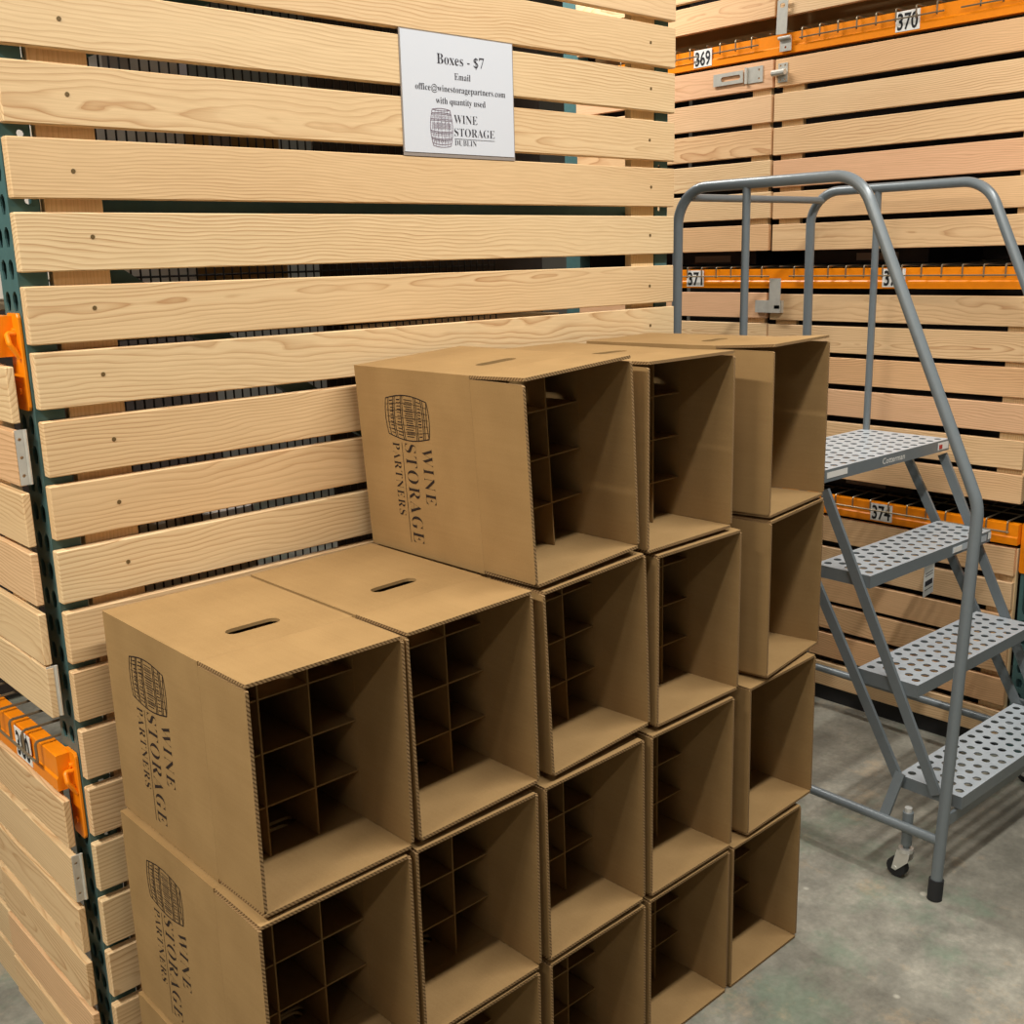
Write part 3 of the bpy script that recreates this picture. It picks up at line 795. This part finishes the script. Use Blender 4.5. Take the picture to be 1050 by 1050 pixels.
for (cc, r) in sorted(BX):
    x, y, yaw, ang = BX[cc, r]
    top = r == (2 if cc < 2 else 3)
    where = ('topmost box of the ' if top else ROW[r]) + STACK[cc]
    lab = 'cardboard wine box, ' + where
    if proto is None:
        proto = thing('cardboard_box', lab, 'box', (x, y, r * ROWH + 0.001), yaw, 'open cardboard wine boxes stacked on their sides')
        link('box_body', ME_BODY, proto); link('printed_logo', ME_LOGO, proto)
        for m in ME_UP + ME_CROSS: link('divider', m, proto)
        t = proto
    else:
        t = proto.copy(); COL.objects.link(t); t['label'] = lab; t.location = (x, y, r * ROWH + 0.001); t.rotation_euler = (0, LEAN.get((cc, r), 0.0), yaw)
        for ch in proto_parts:
            if (cc, r) in NO_GRID and ch.name.startswith('divider'): continue
            q = ch.copy(); COL.objects.link(q); q.parent = t
    if t is proto: proto_parts = list(proto.children)
    place_flaps(t, ang)

# ------------------------------------------------------------------ grey rolling ladder
LD = thing('rolling_ladder', 'grey steel rolling ladder with perforated steps beside the box stacks', 'ladder', (2.232, 0.0, 0.0), -0.035)
def rail_x(z, s): return s * (0.402 - 0.078 * min(z / 1.0, 1.0))
def RP(s, y, z): return (rail_x(z, s), y, z)
for s in (-1, 1):
    pts = [RP(s, -0.672, 0.02), RP(s, -0.671, 1.005), RP(s, -0.318, 1.778), RP(s, 0.258, 1.778), RP(s, 0.258, 0.9), RP(s, 0.258, 0.02)]
    bm = bmesh.new(); tube(bm, fillet(pts, [0.14, 0.11, 0.10, 0.0], 10), 0.0145, 14)
    hr = finish('handrail', bm, M_GREY, LD, smooth=True)
    for y in (-0.672, 0.258):
        bm = bmesh.new(); tube(bm, [RP(s, y, 0.0), RP(s, y, 0.004), RP(s, y, 0.050), RP(s, y, 0.054)], 0.0185, 14)
        finish('rubber_foot', bm, M_RUBBER, hr, smooth=True)
    bm = bmesh.new(); tube(bm, [RP(s, 0.021, 1.01), RP(s, 0.021, 1.776)], 0.0108, 12); finish('rail_post', bm, M_GREY, LD, smooth=True)
    bm = bmesh.new(); tube(bm, [RP(s, -0.672, 0.155), RP(s, 0.258, 0.155)], 0.0125, 12); finish('base_rail', bm, M_GREY, LD, smooth=True)
    # flat stringers that carry the steps
    bm = bmesh.new(); rod(bm, (s * 0.335, -0.612 + 0.013 * s, 0.245), (s * 0.335, -0.248 + 0.014 * s, 0.985), 0.010, 0.027); finish('stringer', bm, M_GREY, LD)
    bm = bmesh.new(); rod(bm, (s * 0.338, -0.525, 0.245), (s * 0.338, -0.095, 1.002), 0.010, 0.027); finish('stringer', bm, M_GREY, LD)
    bm = bmesh.new(); rod(bm, (s * 0.342, -0.528, 0.272), (s * 0.385, -0.512, 0.158), 0.008, 0.026, up=(0, 1, 0)); finish('strut', bm, M_GREY, LD)
    # spring caster inside the base rail
    ct = bpy.data.objects.new('caster', None); COL.objects.link(ct); ct.parent = LD; ct.location = (s * 0.372, -0.572, 0)
    bm = bmesh.new(); tube(bm, [(0, 0, 0.098), (0, 0, 0.190)], 0.0135, 12); tube(bm, [(0, 0, 0.085), (0, 0, 0.10)], 0.008, 10); finish('caster_stem', bm, M_GREY, ct, smooth=True)
    bm = bmesh.new(); tube(bm, [(0, 0, 0.190), (0, 0, 0.197), (0, 0, 0.202)], 0.0095, 12); finish('caster_cap', bm, M_CHROME, ct, smooth=True)
    bm = bmesh.new(); tube(bm, [(0, 0, 0.078), (0, 0, 0.088)], 0.019, 12)
    for q in (-1, 1):
        plate(bm, [(-0.018, 0.080), (0.018, 0.080), (0.030, 0.022), (0.018, 0.020), (-0.014, 0.055)], [], 0.002, (q * 0.013 - 0.001, 0, 0), (0, 1, 0), (0, 0, 1), (1, 0, 0))
    tube(bm, [(-0.016, 0.020, 0.027), (0.016, 0.020, 0.027)], 0.0055, 8)
    finish('caster_fork', bm, [M_CHROME, M_CHROME], ct)
    bm = bmesh.new(); tube(bm, [(-0.0105, 0.020, 0.027), (-0.008, 0.020, 0.027), (0.008, 0.020, 0.027), (0.0105, 0.020, 0.027)], 0.026, 20)
    finish('caster_wheel', bm, M_RUBBER, ct, smooth=True)
bm = bmesh.new(); tube(bm, [RP(-1, 0.215, 1.752), RP(1, 0.215, 1.752)], 0.0105, 12); finish('rear_rail', bm, M_GREY, LD, smooth=True)
bm = bmesh.new(); tube(bm, [RP(-1, 0.258, 0.155), RP(1, 0.258, 0.155)], 0.0105, 12); finish('base_rail', bm, M_GREY, LD, smooth=True)
bm = bmesh.new(); rod(bm, RP(-1, -0.672, 0.205), RP(1, -0.672, 0.205), 0.008, 0.030, up=(0, 0, 1)); finish('front_bar', bm, M_GREY, LD)
bm = bmesh.new(); rod(bm, RP(-1, 0.02, 1.0), RP(1, 0.02, 1.0), 0.01, 0.030); finish('platform_bar', bm, M_GREY, LD)


def tread(name, yn, depth, z, rows, hw=0.328):
    bm = bmesh.new(); cols = 14; holes = []
    for i in range(rows):
        for j in range(cols - (i % 2)):
            hx = -hw + 0.030 + (2 * hw - 0.06) * (j + 0.5 * (i % 2)) / (cols - 1)
            holes.append(circ(hx, yn + 0.022 + (depth - 0.044) * i / (rows - 1), 0.0108, n=12))
    plate(bm, rect(-hw, yn, hw, yn + depth), holes, -0.003, (0, 0, z), (1, 0, 0), (0, 1, 0), (0, 0, 1))
    d = 0.034
    for p0, p1 in (((-hw, yn, z - d), (hw, yn + 0.003, z - 0.003)), ((-hw, yn + depth - 0.003, z - d), (hw, yn + depth, z - 0.003)), ((-hw, yn + 0.003, z - d), (-hw + 0.003, yn + depth - 0.003, z - 0.003)), ((hw - 0.003, yn + 0.003, z - d), (hw, yn + depth - 0.003, z - 0.003))):
        box(bm, p0, p1, 1)
    return finish(name, bm, [M_GREY_LIT, M_GREY], LD)  # one paint in reality: lit tops lighter, shaded skirts darker by colour


T1 = tread('step', -0.688, 0.174, 0.259, 5); T2 = tread('step', -0.552, 0.172, 0.518, 5); T3 = tread('step', -0.404, 0.168, 0.777, 5)
T4 = tread('platform', -0.256, 0.290, 1.036, 8)
def sticker(par, x0, x1, z0, z1, yn, m, name='sticker'):
    return finish(name, bxm((x0, yn - 0.0012, z0), (x1, yn - 0.0002, z1)), m, par)
sticker(T4, -0.318, -0.222, 1.012, 1.028, -0.256, M_WHITE)
k = sticker(T4, 0.262, 0.322, 1.008, 1.030, -0.256, M_WHITE)
sticker(k, 0.266, 0.284, 1.012, 1.024, -0.2573, M_RED, 'sticker_print')
bm = bmesh.new(); write(bm, 'Cotterman', -0.045, 1.011, 0.017, lambda a, b: Vector((a, -0.2566, b)), width=0.118, bold_serif=False, off=0.01); finish('maker_lettering', bm, M_WHITE, T4)
k = sticker(T3, 0.10, 0.30, 0.750, 0.768, -0.404, M_GREY_LIT, 'sticker'); sticker(k, 0.105, 0.150, 0.752, 0.766, -0.4053, M_WHITE, 'sticker_print')
sticker(T3, 0.312, 0.328, 0.752, 0.772, -0.404, M_WHITE)

TG = thing('paper_tag', 'white paper tag hanging under the step below the ladder platform', 'tag', (2.315, -0.345, 0.745), -0.2)
bm = bmesh.new(); plate(bm, [(-0.022, -0.13), (0.022, -0.13), (0.022, -0.035), (0.014, -0.022), (-0.014, -0.022), (-0.022, -0.035)], [circ(0, -0.032, 0.003, n=8)], 0.0008, (0, 0, 0), (1, 0, 0.25), (0, 0, 1), (0, 1, 0)); finish('tag_card', bm, [M_WHITE, M_WHITE], TG)
bm = bmesh.new(); tube(bm, [(0, 0.0004, 0.002), (0, 0.0004, -0.032)], 0.0006, 5); finish('tag_string', bm, M_WHITE, TG)
bm = bmesh.new()
for i, (z0, z1) in enumerate(((-0.062, -0.060), (-0.070, -0.068), (-0.100, -0.084), (-0.112, -0.110))):
    q = 0.016; plate(bm, [(-q, z0), (q, z0), (q, z1), (-q, z1)], [], 0.0002, (0, -0.0004, 0), (1, 0, 0.25), (0, 0, 1), (0, 1, 0))
finish('tag_print', bm, [M_SOFTINK, M_SOFTINK], TG)
